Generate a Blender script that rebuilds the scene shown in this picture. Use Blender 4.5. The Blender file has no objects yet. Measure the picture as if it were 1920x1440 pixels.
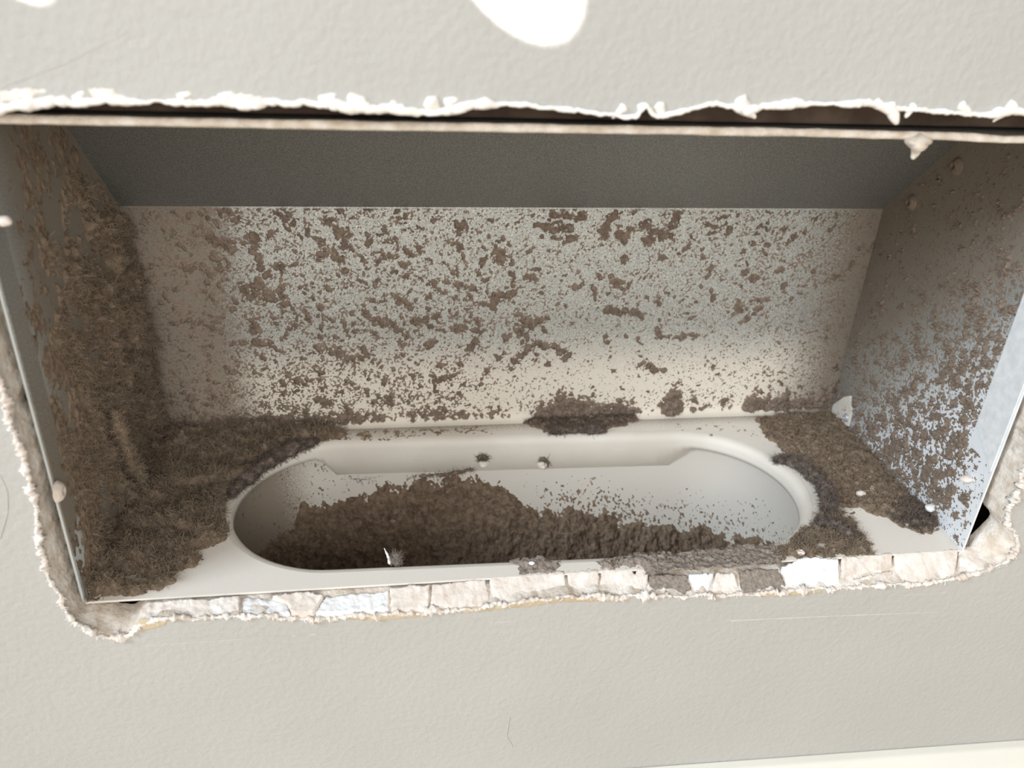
import bpy, bmesh, math
import numpy as np
from mathutils import Vector, Matrix

# ------------------------------------------------------------------ camera, world, lights, exposure
sc = bpy.context.scene
COL = sc.collection
FPX = 1545.0
CAM = np.array([-0.05156443, -0.20944006, 0.18795988])
YAW, PITCH, ROLL = 0.15766892, 0.4944239, 0.04894136
_f = np.array([math.sin(YAW)*math.cos(PITCH), math.cos(YAW)*math.cos(PITCH), -math.sin(PITCH)])
_r = np.array([math.cos(YAW), -math.sin(YAW), 0.0])
_u = np.cross(_r, _f)
CR = _r*math.cos(ROLL) + _u*math.sin(ROLL)
CU = -_r*math.sin(ROLL) + _u*math.cos(ROLL)
CF = _f
cam_d = bpy.data.cameras.new('camera')
cam_d.sensor_width = 36.0
cam_d.lens = FPX/1920.0*36.0
cam_d.clip_start = 0.005
cam_d.dof.use_dof = True
cam_d.dof.focus_distance = 0.30
cam_d.dof.aperture_fstop = 13.0
cam = bpy.data.objects.new('camera', cam_d)
COL.objects.link(cam)
M = Matrix.Identity(4)
for i in range(3):
    M[i][0] = CR[i]; M[i][1] = CU[i]; M[i][2] = -CF[i]; M[i][3] = CAM[i]
cam.matrix_world = M
sc.camera = cam

w = bpy.data.worlds.new('world'); sc.world = w
w.use_nodes = True
w.node_tree.nodes['Background'].inputs[0].default_value = (1.0, 0.988, 0.97, 1)
w.node_tree.nodes['Background'].inputs[1].default_value = 0.52

def aim(o, loc, tgt):
    o.location = loc
    o.rotation_euler = (Vector(tgt)-Vector(loc)).to_track_quat('-Z', 'Y').to_euler()

# daylight from a window high on the left of the room
L = bpy.data.lights.new('window_daylight', 'AREA')
L.shape = 'RECTANGLE'; L.size = 0.55; L.size_y = 0.8
L.energy = 43.0; L.color = (0.80, 0.90, 1.0)
lo = bpy.data.objects.new('window_daylight', L); COL.objects.link(lo)
aim(lo, (-1.70, -0.84, 1.12), (0.12, 0.04, 0.06))

# added frontal fill behind the camera, brightens the depth of the box
L = bpy.data.lights.new('front_fill', 'AREA')
L.shape = 'RECTANGLE'; L.size = 1.3; L.size_y = 0.9
L.energy = 26.0; L.color = (1.0, 0.98, 0.945)
lo = bpy.data.objects.new('front_fill', L); COL.objects.link(lo)
aim(lo, (0.15, -1.85, 0.85), (0.0, 0.05, 0.06))

# two shafts of sunlight falling on the wall above the opening
def shaft(name, tgt, dist, power):
    S = bpy.data.lights.new(name, 'SPOT')
    S.energy = power; S.spot_size = math.radians(1.0); S.spot_blend = 0.2; S.shadow_soft_size = 0.002
    S.color = (1.0, 0.97, 0.90)
    o = bpy.data.objects.new(name, S); COL.objects.link(o)
    t = Vector(tgt)
    aim(o, t + Vector((-0.95, -1.0, 1.05)).normalized()*dist, t)
shaft('sun_shaft', (-0.0242, -0.008, 0.1850), 1.32, 1700)
shaft('sun_shaft', (-0.1285, -0.008, 0.1810), 0.60, 390)

sc.view_settings.view_transform = 'Standard'
sc.view_settings.look = 'None'
sc.view_settings.exposure = -0.16
sc.view_settings.gamma = 1.0
sc.view_settings.use_curve_mapping = False

# ------------------------------------------------------------------ helpers
YW = -0.008                      # face of the drywall
W2, D, HB, H = 0.150, 0.1017, 0.0963, 0.1459
rng = np.random.default_rng(7)

def at(px, py, ax, val):
    """survey: the point of the plane (axis = val) seen at that place of the photograph"""
    d = CF + CR*(px-960.0)/FPX - CU*(py-720.0)/FPX
    return CAM + d*((val-CAM[ax])/d[ax])

def link(name, me, mat=None, parent=None, smooth=True):
    o = bpy.data.objects.new(name, me)
    COL.objects.link(o)
    if mat is not None: me.materials.append(mat)
    if smooth and len(me.polygons):
        me.polygons.foreach_set('use_smooth', np.ones(len(me.polygons), bool))
    if parent is not None: o.parent = parent
    me.update()
    return o

def tag(o, label=None, cat=None, group=None, kind=None):
    if label: o['label'] = label
    if cat: o['category'] = cat
    if group: o['group'] = group
    if kind: o['kind'] = kind
    return o

def mesh(name, V, F):
    me = bpy.data.meshes.new(name)
    V = np.asarray(V, np.float32); 
    if isinstance(F, np.ndarray):
        nf, k = F.shape
        me.vertices.add(len(V)); me.vertices.foreach_set('co', V.ravel())
        me.loops.add(nf*k); me.loops.foreach_set('vertex_index', F.astype(np.int32).ravel())
        me.polygons.add(nf); me.polygons.foreach_set('loop_start', np.arange(0, nf*k, k, dtype=np.int32))
        me.update(calc_edges=True); me.validate()
    else:
        me.from_pydata([tuple(map(float, v)) for v in V], [], F); me.update()
    return me

def sstep(a, b, x):
    t = np.clip((x-a)/(b-a), 0, 1)
    return t*t*(3-2*t)

def _hash(ix, iy, iz, s):
    h = (ix.astype(np.int64)*374761393 + iy.astype(np.int64)*668265263 + iz.astype(np.int64)*2147483647 + s*974634777) & 0xffffffff
    h = ((h ^ (h >> 13))*1274126177) & 0xffffffff
    h = ((h ^ (h >> 16))*2246822519) & 0xffffffff
    return ((h ^ (h >> 15)) & 0xffff)/65535.0

def vn2(x, y, s=0):
    x = np.asarray(x, float); y = np.asarray(y, float)
    ix = np.floor(x); iy = np.floor(y); fx = x-ix; fy = y-iy
    fx = fx*fx*fx*(fx*(fx*6-15)+10); fy = fy*fy*fy*(fy*(fy*6-15)+10)
    z = np.zeros_like(ix)
    a = _hash(ix, iy, z, s); b = _hash(ix+1, iy, z, s); c = _hash(ix, iy+1, z, s); d = _hash(ix+1, iy+1, z, s)
    return (a*(1-fx)+b*fx)*(1-fy) + (c*(1-fx)+d*fx)*fy

def vn3(P, s=0):
    I = np.floor(P); f = P-I; f = f*f*(3-2*f)
    out = 0
    for dx in (0, 1):
        for dy in (0, 1):
            for dz in (0, 1):
                wgt = (f[..., 0] if dx else 1-f[..., 0])*(f[..., 1] if dy else 1-f[..., 1])*(f[..., 2] if dz else 1-f[..., 2])
                out = out + wgt*_hash(I[..., 0]+dx, I[..., 1]+dy, I[..., 2]+dz, s)
    return out

def fbm(x, y, cell, octv=4, s=0, gain=0.55, rot=0.6):
    o = 0; a = 1; t = 0
    x = np.asarray(x)/cell; y = np.asarray(y)/cell
    x, y = x*0.83-y*0.56, x*0.56+y*0.83
    for k in range(octv):
        o = o + a*vn2(x+13.7*k, y-7.1*k, s+k*17); t += a; a *= gain
        x, y = (x*math.cos(rot)-y*math.sin(rot))*2.03, (x*math.sin(rot)+y*math.cos(rot))*2.03
    return o/t

def fbm3(P, cell, octv=4, s=0, gain=0.55):
    o = 0; a = 1; t = 0; P = np.asarray(P)/cell
    for k in range(octv):
        o = o + a*vn3(P+11.3*k, s+k*17); t += a; a *= gain; P = P*2.03
    return o/t

def ridged(x, y, cell, octv=3, s=0):
    return (1-np.abs(2*fbm(x, y, cell, octv, s, 0.5)-1))**4

def thresh(n, cov):
    """threshold that leaves the share cov of the noise n above it"""
    q = np.sort(n.ravel())[::37]
    return np.interp(1-np.clip(cov, 0, 1), np.linspace(0, 1, len(q)), q)

def grid_interp(G, u, v):
    """G: rows from v=1 (first row) to v=0 (last row), columns u 0..1"""
    G = np.asarray(G, float)[::-1]
    nv, nu = G.shape
    x = np.clip(u, 0, 1)*(nu-1); y = np.clip(v, 0, 1)*(nv-1)
    ix = np.minimum(x.astype(int), nu-2); iy = np.minimum(y.astype(int), nv-2)
    fx = x-ix; fy = y-iy; fx = fx*fx*(3-2*fx); fy = fy*fy*(3-2*fy)
    return (G[iy, ix]*(1-fx)+G[iy, ix+1]*fx)*(1-fy) + (G[iy+1, ix]*(1-fx)+G[iy+1, ix+1]*fx)*fy

def poly_sd(x, y, poly):
    """signed distance to a polygon, positive inside"""
    poly = np.asarray(poly, float)[:, :2]
    d2 = np.full(x.shape, 1e9); ins = np.zeros(x.shape, bool)
    n = len(poly)
    for i in range(n):
        ax, ay = poly[i]; bx, by = poly[(i+1) % n]
        ex, ey = bx-ax, by-ay
        t = np.clip(((x-ax)*ex+(y-ay)*ey)/(ex*ex+ey*ey+1e-18), 0, 1)
        d2 = np.minimum(d2, (x-ax-t*ex)**2+(y-ay-t*ey)**2)
        c = (ay > y) != (by > y)
        ins ^= c & (x < ex*(y-ay)/(ey if abs(ey) > 1e-12 else 1e-12)+ax)
    return np.where(ins, 1, -1)*np.sqrt(d2)

def sheet(name, pos, us, vs, hfun, mat, parent=None, hmin=-0.0003):
    """a layer lying on a surface: pos(u,v) -> point, normal; kept where its height is above the surface"""
    u, v = np.meshgrid(us, vs)
    h = np.maximum(hfun(u, v), hmin)
    P, N = pos(u, v)
    Q = P + N*h[..., None]
    nv, nu = u.shape
    idx = np.arange(nu*nv).reshape(nv, nu)
    F = np.stack([idx[:-1, :-1], idx[:-1, 1:], idx[1:, 1:], idx[1:, :-1]], -1).reshape(-1, 4)
    keep = h.ravel()[F].max(1) > 0
    F = F[keep]
    used = np.unique(F); mp = np.zeros(nu*nv, int); mp[used] = np.arange(len(used))
    V = Q.reshape(-1, 3)[used]
    o = link(name, mesh(name, V, mp[F]), mat, parent)
    hh = h.ravel()[used]
    NN = np.broadcast_to(N, Q.shape).reshape(-1, 3)[used]
    return o, V, NN, hh

def plane_pos(O, U, V, N):
    O, U, V, N = [np.asarray(a, float) for a in (O, U, V, N)]
    return lambda u, v: (O + u[..., None]*U + v[..., None]*V, N)

def fibres(name, P, N, length, rad, curl, mat, parent, seg=5, seed=1, lift=0.55):
    """fine curled lint fibres rooted at P"""
    g = np.random.default_rng(seed)
    n = len(P)
    d = N*lift + g.normal(size=(n, 3))*0.55
    d /= np.linalg.norm(d, axis=1)[:, None]
    L = length*g.uniform(0.35, 1.2, n)
    pts = [P - N*0.0002]
    bend = g.normal(size=(n, 3))
    for k in range(seg):
        bend = bend*0.6 + g.normal(size=(n, 3))*0.8
        d = d + bend*curl
        d /= np.linalg.norm(d, axis=1)[:, None]
        nx = pts[-1] + d*(L/seg)[:, None]
        # stay above the surface the fibre is rooted on
        under = np.minimum(((nx-P)*N).sum(1), 0.0)
        pts.append(nx - N*under[:, None])
    pts = np.stack(pts, 1)
    tang = np.gradient(pts, axis=1)
    a = np.cross(tang, g.normal(size=(n, 1, 3))); a /= np.linalg.norm(a, axis=2)[..., None]+1e-12
    b = np.cross(tang, a); b /= np.linalg.norm(b, axis=2)[..., None]+1e-12
    taper = np.linspace(1, 0.45, seg+1)[None, :, None]
    r = rad*g.uniform(0.6, 1.3, (n, 1, 1))*taper
    ring = [pts + r*(a*math.cos(t)+b*math.sin(t)) for t in (0, 2.094, 4.189)]
    V = np.stack(ring, 2).reshape(-1, 3)
    base = np.arange(n)[:, None]*(seg+1)*3
    F = []
    for k in range(seg):
        for j in range(3):
            j2 = (j+1) % 3
            F.append(np.concatenate([base+k*3+j, base+k*3+j2, base+(k+1)*3+j2, base+(k+1)*3+j], 1))
    F = np.stack(F, 1).reshape(-1, 4)
    return link(name, mesh(name, V, F), mat, parent)

def tube(name, path, radii, mat, parent=None, nseg=12, cell=0.002, amp=0.35, seed=0, squash=None):
    """a lumpy closed tube along a path (rolls of lint, beads of torn paint, drips)"""
    path = np.asarray(path, float); radii = np.asarray(radii, float)
    T = np.gradient(path, axis=0); T /= np.linalg.norm(T, axis=1)[:, None]+1e-12
    ref = np.array([0.13, 0.21, 0.97]) if abs(T[:, 2]).mean() < 0.8 else np.array([0.1, 0.97, 0.2])
    A = np.cross(T, ref); A /= np.linalg.norm(A, axis=1)[:, None]
    B = np.cross(T, A)
    th = np.linspace(0, 2*math.pi, nseg, endpoint=False)
    dirs = A[:, None]*np.cos(th)[None, :, None] + B[:, None]*np.sin(th)[None, :, None]
    P = path[:, None] + dirs*radii[:, None, None]
    nn = fbm3(P, cell, 4, seed)
    P = path[:, None] + dirs*(radii[:, None]*(1+amp*2*(nn-0.5)*2))[..., None]
    n = len(path)
    V = np.concatenate([P.reshape(-1, 3), path[:1]-T[:1]*radii[0]*0.5, path[-1:]+T[-1:]*radii[-1]*0.5])
    F = []
    for i in range(n-1):
        for j in range(nseg):
            j2 = (j+1) % nseg
            F.append((i*nseg+j, i*nseg+j2, (i+1)*nseg+j2, (i+1)*nseg+j))
    for j in range(nseg):
        F.append((n*nseg, (j+1) % nseg, j))
        F.append((n*nseg+1, (n-1)*nseg+j, (n-1)*nseg+(j+1) % nseg))
    o = link(name, mesh(name, V, F), mat, parent)
    return o, P.reshape(-1, 3), dirs.reshape(-1, 3)

def resample(pts, n):
    pts = np.asarray(pts, float)
    s = np.concatenate([[0], np.cumsum(np.linalg.norm(np.diff(pts, axis=0), axis=1))])
    t = np.linspace(0, s[-1], n)
    return np.stack([np.interp(t, s, pts[:, k]) for k in range(pts.shape[1])], 1)

def smooth_path(pts, n, it=6):
    p = resample(pts, n)
    for _ in range(it):
        p[1:-1] = (p[:-2]+2*p[1:-1]+p[2:])/4
    return p

def solid(name, V, F, mat, parent=None, thick=0.0, bevel=0.0, smooth=False):
    o = link(name, mesh(name, V, F), mat, parent, smooth)
    if thick:
        m = o.modifiers.new('sheet', 'SOLIDIFY'); m.thickness = thick; m.offset = -1.0
    if bevel:
        m = o.modifiers.new('edge', 'BEVEL'); m.width = bevel; m.segments = 2
    return o

def box(name, lo, hi, mat, parent=None, bevel=0.0):
    x0, y0, z0 = lo; x1, y1, z1 = hi
    V = [(x0,y0,z0),(x1,y0,z0),(x1,y1,z0),(x0,y1,z0),(x0,y0,z1),(x1,y0,z1),(x1,y1,z1),(x0,y1,z1)]
    F = [(0,3,2,1),(4,5,6,7),(0,1,5,4),(1,2,6,5),(2,3,7,6),(3,0,4,7)]
    return solid(name, V, F, mat, parent, bevel=bevel)

# ------------------------------------------------------------------ materials
def mat_new(name):
    m = bpy.data.materials.new(name); m.use_nodes = True
    nt = m.node_tree
    return m, nt, nt.nodes['Principled BSDF']
def lin(r, g, b):
    f = lambda c: ((c/255+0.055)/1.055)**2.4 if c > 10 else c/255/12.92
    return (f(r), f(g), f(b), 1)
def tex(nt, kind, **kw):
    n = nt.nodes.new(kind)
    for k, v in kw.items():
        if k in n.inputs: n.inputs[k].default_value = v
    return n
def coords(nt):
    return nt.nodes.new('ShaderNodeTexCoord').outputs['Object']
def noise(nt, scale, detail=4.0, rough=0.55, vec=None):
    n = nt.nodes.new('ShaderNodeTexNoise')
    n.inputs['Scale'].default_value = scale; n.inputs['Detail'].default_value = detail; n.inputs['Roughness'].default_value = rough
    nt.links.new(vec if vec is not None else coords(nt), n.inputs['Vector'])
    return n.outputs['Fac']
def ramp(nt, fac, stops):
    n = nt.nodes.new('ShaderNodeValToRGB')
    e = n.color_ramp.elements
    while len(e) < len(stops): e.new(0.5)
    for i, (p, c) in enumerate(stops): e[i].position = p; e[i].color = c
    nt.links.new(fac, n.inputs['Fac']); return n.outputs['Color']
def mixc(nt, fac, a, b):
    n = nt.nodes.new('ShaderNodeMix'); n.data_type = 'RGBA'
    for k, v in ((0, fac), (6, a), (7, b)):
        if isinstance(v, (int, float, tuple)): n.inputs[k].default_value = v
        else: nt.links.new(v, n.inputs[k])
    return n.outputs[2]
def bump(nt, bsdf, h, strength, dist, prev=None):
    n = nt.nodes.new('ShaderNodeBump'); n.inputs['Strength'].default_value = strength; n.inputs['Distance'].default_value = dist
    nt.links.new(h, n.inputs['Height'])
    if prev is not None: nt.links.new(prev, n.inputs['Normal'])
    nt.links.new(n.outputs['Normal'], bsdf.inputs['Normal']); return n.outputs['Normal']
def math_n(nt, op, a, b=None, c=None, clamp=False):
    n = nt.nodes.new('ShaderNodeMath'); n.operation = op; n.use_clamp = clamp
    for k, v in enumerate((a, b, c)):
        if v is None: continue
        if isinstance(v, (int, float)): n.inputs[k].default_value = v
        else: nt.links.new(v, n.inputs[k])
    return n.outputs[0]
def along(nt, d, a, b):
    """0..1 ramp of the position along d from a to b"""
    n = nt.nodes.new('ShaderNodeVectorMath'); n.operation = 'DOT_PRODUCT'
    nt.links.new(coords(nt), n.inputs[0]); n.inputs[1].default_value = d
    m = nt.nodes.new('ShaderNodeMapRange'); m.interpolation_type = 'SMOOTHSTEP'
    nt.links.new(n.outputs['Value'], m.inputs['Value'])
    m.inputs['From Min'].default_value = a; m.inputs['From Max'].default_value = b
    return m.outputs['Result']

def mat_wall():
    m, nt, b = mat_new('wall_paint')
    c = ramp(nt, noise(nt, 9, 3), [(0.3, lin(177, 175, 170)), (0.7, lin(184, 182, 177))])
    nt.links.new(c, b.inputs['Base Color'])
    b.inputs['Roughness'].default_value = 0.62
    p = bump(nt, b, noise(nt, 480, 3, 0.5), 0.55, 0.0006)
    bump(nt, b, noise(nt, 60, 2), 0.3, 0.0012, p)
    return m
def mat_plain(name, c1, c2, scale, rough=0.9, bs=0.4, bscale=900, bd=0.0004, detail=5):
    m, nt, b = mat_new(name)
    c = ramp(nt, noise(nt, scale, detail), [(0.35, c1), (0.65, c2)])
    nt.links.new(c, b.inputs['Base Color'])
    b.inputs['Roughness'].default_value = rough
    b.inputs['Specular IOR Level'].default_value = 0.25
    if bs: bump(nt, b, noise(nt, bscale, 4, 0.6), bs, bd)
    return m
def mat_metal(name, over=None, over_col=lin(230, 222, 208), gain=1.0, film=None, film2=None, met=0.7, rgh=0.5):
    """galvanised steel; over / film = lists of (dir, from, to) ramps whose product is the share of paint overspray / of dust film"""
    m, nt, b = mat_new(name)
    g = noise(nt, 2600, 2, 0.7)
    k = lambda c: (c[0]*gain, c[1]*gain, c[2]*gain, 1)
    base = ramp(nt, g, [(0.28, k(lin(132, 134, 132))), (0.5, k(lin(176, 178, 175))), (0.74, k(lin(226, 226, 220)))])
    def share(ramps, scale, wide):
        f = None
        for d, a, c in ramps:
            r = along(nt, d, a, c)
            f = r if f is None else math_n(nt, 'MULTIPLY', f, r)
        n2 = noise(nt, scale, 4, 0.75)
        # droplets or grains, more and more of them until the layer closes
        e = math_n(nt, 'SUBTRACT', math_n(nt, 'MULTIPLY_ADD', f, 1.15, -0.08), n2)
        return math_n(nt, 'MULTIPLY_ADD', e, wide, 0.5, clamp=True)
    if over:
        e = share(over, 1500, 1.7)
        base = mixc(nt, e, base, over_col)
        mt = math_n(nt, 'MULTIPLY_ADD', e, -met, met); rg = math_n(nt, 'MULTIPLY_ADD', e, 0.2, rgh)
    else:
        mt, rg = met, rgh
    if film:
        e = share(film, 1900, 3.0)
        if film2: e = math_n(nt, 'MAXIMUM', e, share(film2, 1900, 3.0))
        base = mixc(nt, math_n(nt, 'MULTIPLY', e, 0.85), base, lin(124, 111, 95))
        mt = math_n(nt, 'MULTIPLY', mt, math_n(nt, 'SUBTRACT', 1.0, e)); rg = math_n(nt, 'MAXIMUM', rg, e)
    for v, s_in in ((mt, 'Metallic'), (rg, 'Roughness')):
        if isinstance(v, float): b.inputs[s_in].default_value = v
        else: nt.links.new(v, b.inputs[s_in])
    nt.links.new(base, b.inputs['Base Color'])
    bump(nt, b, g, 0.3, 0.0002)
    return m

M_WALL = mat_wall()
M_METAL = mat_metal('galvanised_steel', gain=0.72)  # darker steel: shade of the sloped and top panels put into the colour
M_BACK = mat_metal('galvanised_steel_back', [((0, 0, 1), 0.066, 0.0)], gain=1.12, film=[((1, 0, 0), -0.075, -0.150)], film2=[((1, 0, 0), 0.075, 0.185)])  # brighter steel: light reflected on the back panel put into the base colour
M_RIGHT = mat_metal('galvanised_steel_right', [((0, -1, -0.9), -0.135, -0.03)], lin(226, 230, 234), film=[((0, 0.9, 1), 0.065, 0.16)])  # bluish overspray and dust film also paint in the lip's diagonal light and shade
M_LEFT = mat_metal('galvanised_steel_left', [((0, -1, 0), -0.02, 0.0)], lin(200, 205, 204), film=[((0, 1, 0), -0.02, 0.05)])
M_LHEM = mat_metal('dusty_hem', gain=0.9, film=[((0, 0, 1), 0.26, -0.08)])
M_HEM = mat_plain('oversprayed_hem', lin(214, 217, 219), lin(230, 232, 233), 300, 0.6, 0.3, 900, 0.0003)
M_CREAM = mat_plain('oversprayed_steel', lin(222, 215, 204), lin(231, 225, 215), 40, 0.55, 0.2, 700, 0.0003)
M_FLOORP = mat_metal('oversprayed_floor', [((0, 0, 1), -0.5, -0.3)], lin(238, 231, 221), film=[((0, 1, 0), 0.074, 0.118)])
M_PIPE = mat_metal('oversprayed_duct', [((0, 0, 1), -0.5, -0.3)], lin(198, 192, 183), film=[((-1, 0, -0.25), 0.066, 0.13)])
M_PLASTER = mat_plain('joint_compound', lin(218, 204, 191), lin(240, 233, 225), 160, 0.95, 0.7, 700, 0.0006)
M_WHITE = mat_plain('gypsum_core', lin(236, 235, 234), lin(244, 244, 243), 200, 0.95, 0.6, 900, 0.0005)
M_TORN = mat_plain('torn_white_paint', lin(236, 229, 220), lin(250, 248, 245), 220, 0.7, 0.5, 500, 0.0005)
M_GYPEDGE = mat_plain('cut_drywall_edge', lin(206, 192, 175), lin(240, 233, 224), 210, 0.95, 0.8, 500, 0.001)
M_KRAFT = mat_plain('tan_drywall_paper', lin(186, 168, 138), lin(204, 190, 164), 120, 0.95, 0.4, 800, 0.0003)
M_DUST = mat_plain('brown_dust', lin(120, 103, 87), lin(154, 136, 117), 330, 1.0, 0.9, 1500, 0.0007)
M_DUSTF = mat_plain('brown_dust_speckle', lin(122, 107, 94), lin(148, 132, 118), 400, 1.0, 0.6, 2200, 0.0004)
M_DUSTP = mat_plain('duct_bed_dust', lin(112, 95, 80), lin(150, 131, 112), 420, 1.0, 0.9, 1400, 0.0008)
M_GREY = mat_plain('grey_plaster_dust', lin(140, 128, 118), lin(176, 164, 152), 800, 1.0, 1.0, 1600, 0.0008)
M_LINT = mat_plain('lint', lin(132, 117, 100), lin(170, 153, 133), 500, 1.0, 0)
M_LINTD = mat_plain('dark_lint', lin(104, 93, 86), lin(140, 127, 117), 500, 1.0, 0.6, 1500, 0.0006)
M_CAV = mat_plain('cavity_wood', lin(110, 94, 80), lin(140, 122, 104), 40, 0.9, 0.3, 300, 0.001)
M_FLOOR = mat_plain('room_floor', lin(206, 190, 168), lin(222, 208, 188), 14, 0.7, 0.3, 200, 0.002)
M_BASE = mat_plain('baseboard_paint', lin(226, 222, 210), lin(231, 228, 218), 12, 0.45, 0.08, 120, 0.0005)
for m_ in (M_DUST, M_DUSTF, M_DUSTP, M_GREY, M_LINT, M_LINTD):
    m_.node_tree.nodes['Principled BSDF'].inputs['Specular IOR Level'].default_value = 0.05

# ------------------------------------------------------------------ the setting
# --- outline of the torn opening in the drywall (surveyed on the wall face)
side_px = [(-60, 560), (-25, 650), (5, 745), (25, 800), (38, 850), (45, 880), (58, 925), (66, 965), (72, 1000), (76, 1035), (84, 1065),
           (97, 1095), (112, 1120), (122, 1145), (135, 1165), (155, 1180), (180, 1193), (205, 1197), (235, 1192), (252, 1180), (262, 1168),
           (300, 1163), (400, 1158), (450, 1157), (560, 1160), (640, 1159), (730, 1152), (800, 1150), (860, 1144), (925, 1136), (1000, 1125),
           (1060, 1121), (1150, 1119), (1240, 1118), (1350, 1117), (1430, 1113), (1500, 1108), (1600, 1101), (1700, 1096), (1760, 1092),
           (1800, 1085), (1850, 1072), (1885, 1055), (1905, 1038), (1913, 1020), (1904, 996), (1888, 980), (1893, 945), (1910, 920), (1920, 885)]
lower = [at(x, y, 1, YW) for x, y in side_px]
lower = [(p[0], p[2]) for p in lower]
left_top = [(-0.156, 0.150), (-0.1555, 0.128)]
right_top = [(0.1535, 0.075), (0.1555, 0.11), (0.156, 0.150)]
top_px = [(1900, 206), (1830, 212), (1745, 208), (1700, 205), (1640, 200), (1560, 196), (1490, 192), (1440, 200), (1400, 206), (1330, 196), (1280, 202), (1235, 212),
          (1212, 190), (1190, 212), (1140, 208), (1060, 200), (980, 196), (900, 196), (850, 204), (800, 212), (750, 206), (700, 202), (640, 196), (560, 194),
          (460, 200), (400, 190), (340, 188), (260, 192), (200, 186), (130, 192), (90, 186), (30, 198), (0, 204)]
top = [at(x, y, 1, YW) for x, y in top_px]
top = [(p[0], p[2]) for p in top]
outline = np.array(left_top + lower + right_top + top)
loop = resample(np.vstack([outline, outline[:1]]), 3000)[:-1]
s_ = np.arange(len(loop))
nrm = np.roll(loop, -8, 0)-np.roll(loop, 8, 0); nrm = np.stack([nrm[:, 1], -nrm[:, 0]], 1); nrm /= np.linalg.norm(nrm, axis=1)[:, None]+1e-9
up = loop[:, 1] > 0.145
loop_n = loop + nrm*np.where(up, (fbm(s_*1.0, s_*0+3.3, 42, 5, 6, 0.65)-0.5)*0.0034, (fbm(s_*1.0, s_*0+3.3, 16, 4, 5)-0.5)*0.0026)[:, None]

NL = len(loop_n)
V = [(x, YW, z) for x, z in loop_n]
OX, OZ0, OZ1 = 0.9, -0.2, 1.1
outer = [(-OX, YW, OZ0), (OX, YW, OZ0), (OX, YW, OZ1), (-OX, YW, OZ1)]
bm = bmesh.new()
vs = [bm.verts.new(v) for v in V]; ov = [bm.verts.new(v) for v in outer]
es = [bm.edges.new((vs[i], vs[(i+1) % NL])) for i in range(NL)] + [bm.edges.new((ov[i], ov[(i+1) % 4])) for i in range(4)]
bmesh.ops.triangle_fill(bm, use_beauty=True, use_dissolve=False, edges=es, normal=(0, -1, 0))
me = bpy.data.meshes.new('wall_front'); bm.to_mesh(me); bm.free()
wall = tag(link('wall_front', me, M_WALL, None, False), 'greenish white painted drywall around the torn duct opening', None, None, 'structure')

# cut edge of the board, from the face back into the wall
cx, cz = 0.0, 0.07
rings = []
box_c = np.stack([np.clip(loop_n[:, 0], -W2-0.0030, W2+0.0034), np.clip(loop_n[:, 1], -0.0022, H+0.004)], 1)
lowm = 1-sstep(0.128, 0.146, loop_n[:, 1])
# two places where the compound fell out and the cavity shows
gapm = np.exp(-((loop_n[:, 0]-0.158)**2+(loop_n[:, 1]-0.013)**2)/0.0095**2)*1.0+np.exp(-((loop_n[:, 0]+0.137)**2+(loop_n[:, 1]+0.008)**2)/0.009**2)*0.7
for k, (yy, tk) in enumerate(((YW, 0.0), (YW+0.0012, 0.10), (YW+0.0035, 0.35), (YW+0.0065, 0.75), (YW+0.0095, 1.0), (YW+0.0128, 1.0))):
    j = (fbm(s_*1.0, s_*0+k*9.1, 14, 3, 31+k)-0.5)*0.0014*(k > 0)
    t = (tk*lowm*(1-gapm))[:, None]
    r = loop_n*(1-t)+box_c*t + nrm*j[:, None]
    rings.append(np.stack([r[:, 0], np.full(NL, yy), r[:, 1]], 1))
V = np.concatenate(rings)
F = []
i0 = np.arange(NL); i1 = (i0+1) % NL
for k in range(len(rings)-1):
    F.append(np.stack([k*NL+i0, k*NL+i1, (k+1)*NL+i1, (k+1)*NL+i0], 1))
link('cut_edge', mesh('cut_edge', V, np.concatenate(F)), M_GYPEDGE, wall)

# rough bead of torn paint along the lower three sides
k0 = int(np.argmin(np.abs(loop[:, 0]+0.1555)+np.abs(loop[:, 1]-0.128))); 
low_sel = [i for i in range(NL) if loop[i, 1] < 0.13]
lp = loop_n[low_sel]
path = np.stack([lp[:, 0], np.full(len(lp), YW+0.0002), lp[:, 1]], 1)
tube('torn_edge', path, 0.0002+0.0011*fbm(np.arange(len(lp))*1.0, np.arange(len(lp))*0.0, 9, 3, 9)**2*2, M_PLASTER, wall, 8, 0.0009, 0.8, 3)
# thicker curled bead along the top edge
tp_sel = [i for i in range(NL) if loop[i, 1] > 0.146 and abs(loop[i, 0]) < 0.155]
tp = loop_n[tp_sel]
n = len(tp)
path = np.stack([tp[:, 0], np.full(n, YW-0.0003)+0.0008*(fbm(np.arange(n)*1.0, np.zeros(n), 12, 2, 4)-.5), tp[:, 1]-0.0002], 1)
tube('torn_paint_bead', path, 0.00025+0.0022*fbm(np.arange(n)*1.0, np.zeros(n)+2, 34, 4, 19, 0.65)**2, M_TORN, wall, 10, 0.0045, 0.35, 8)
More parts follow.
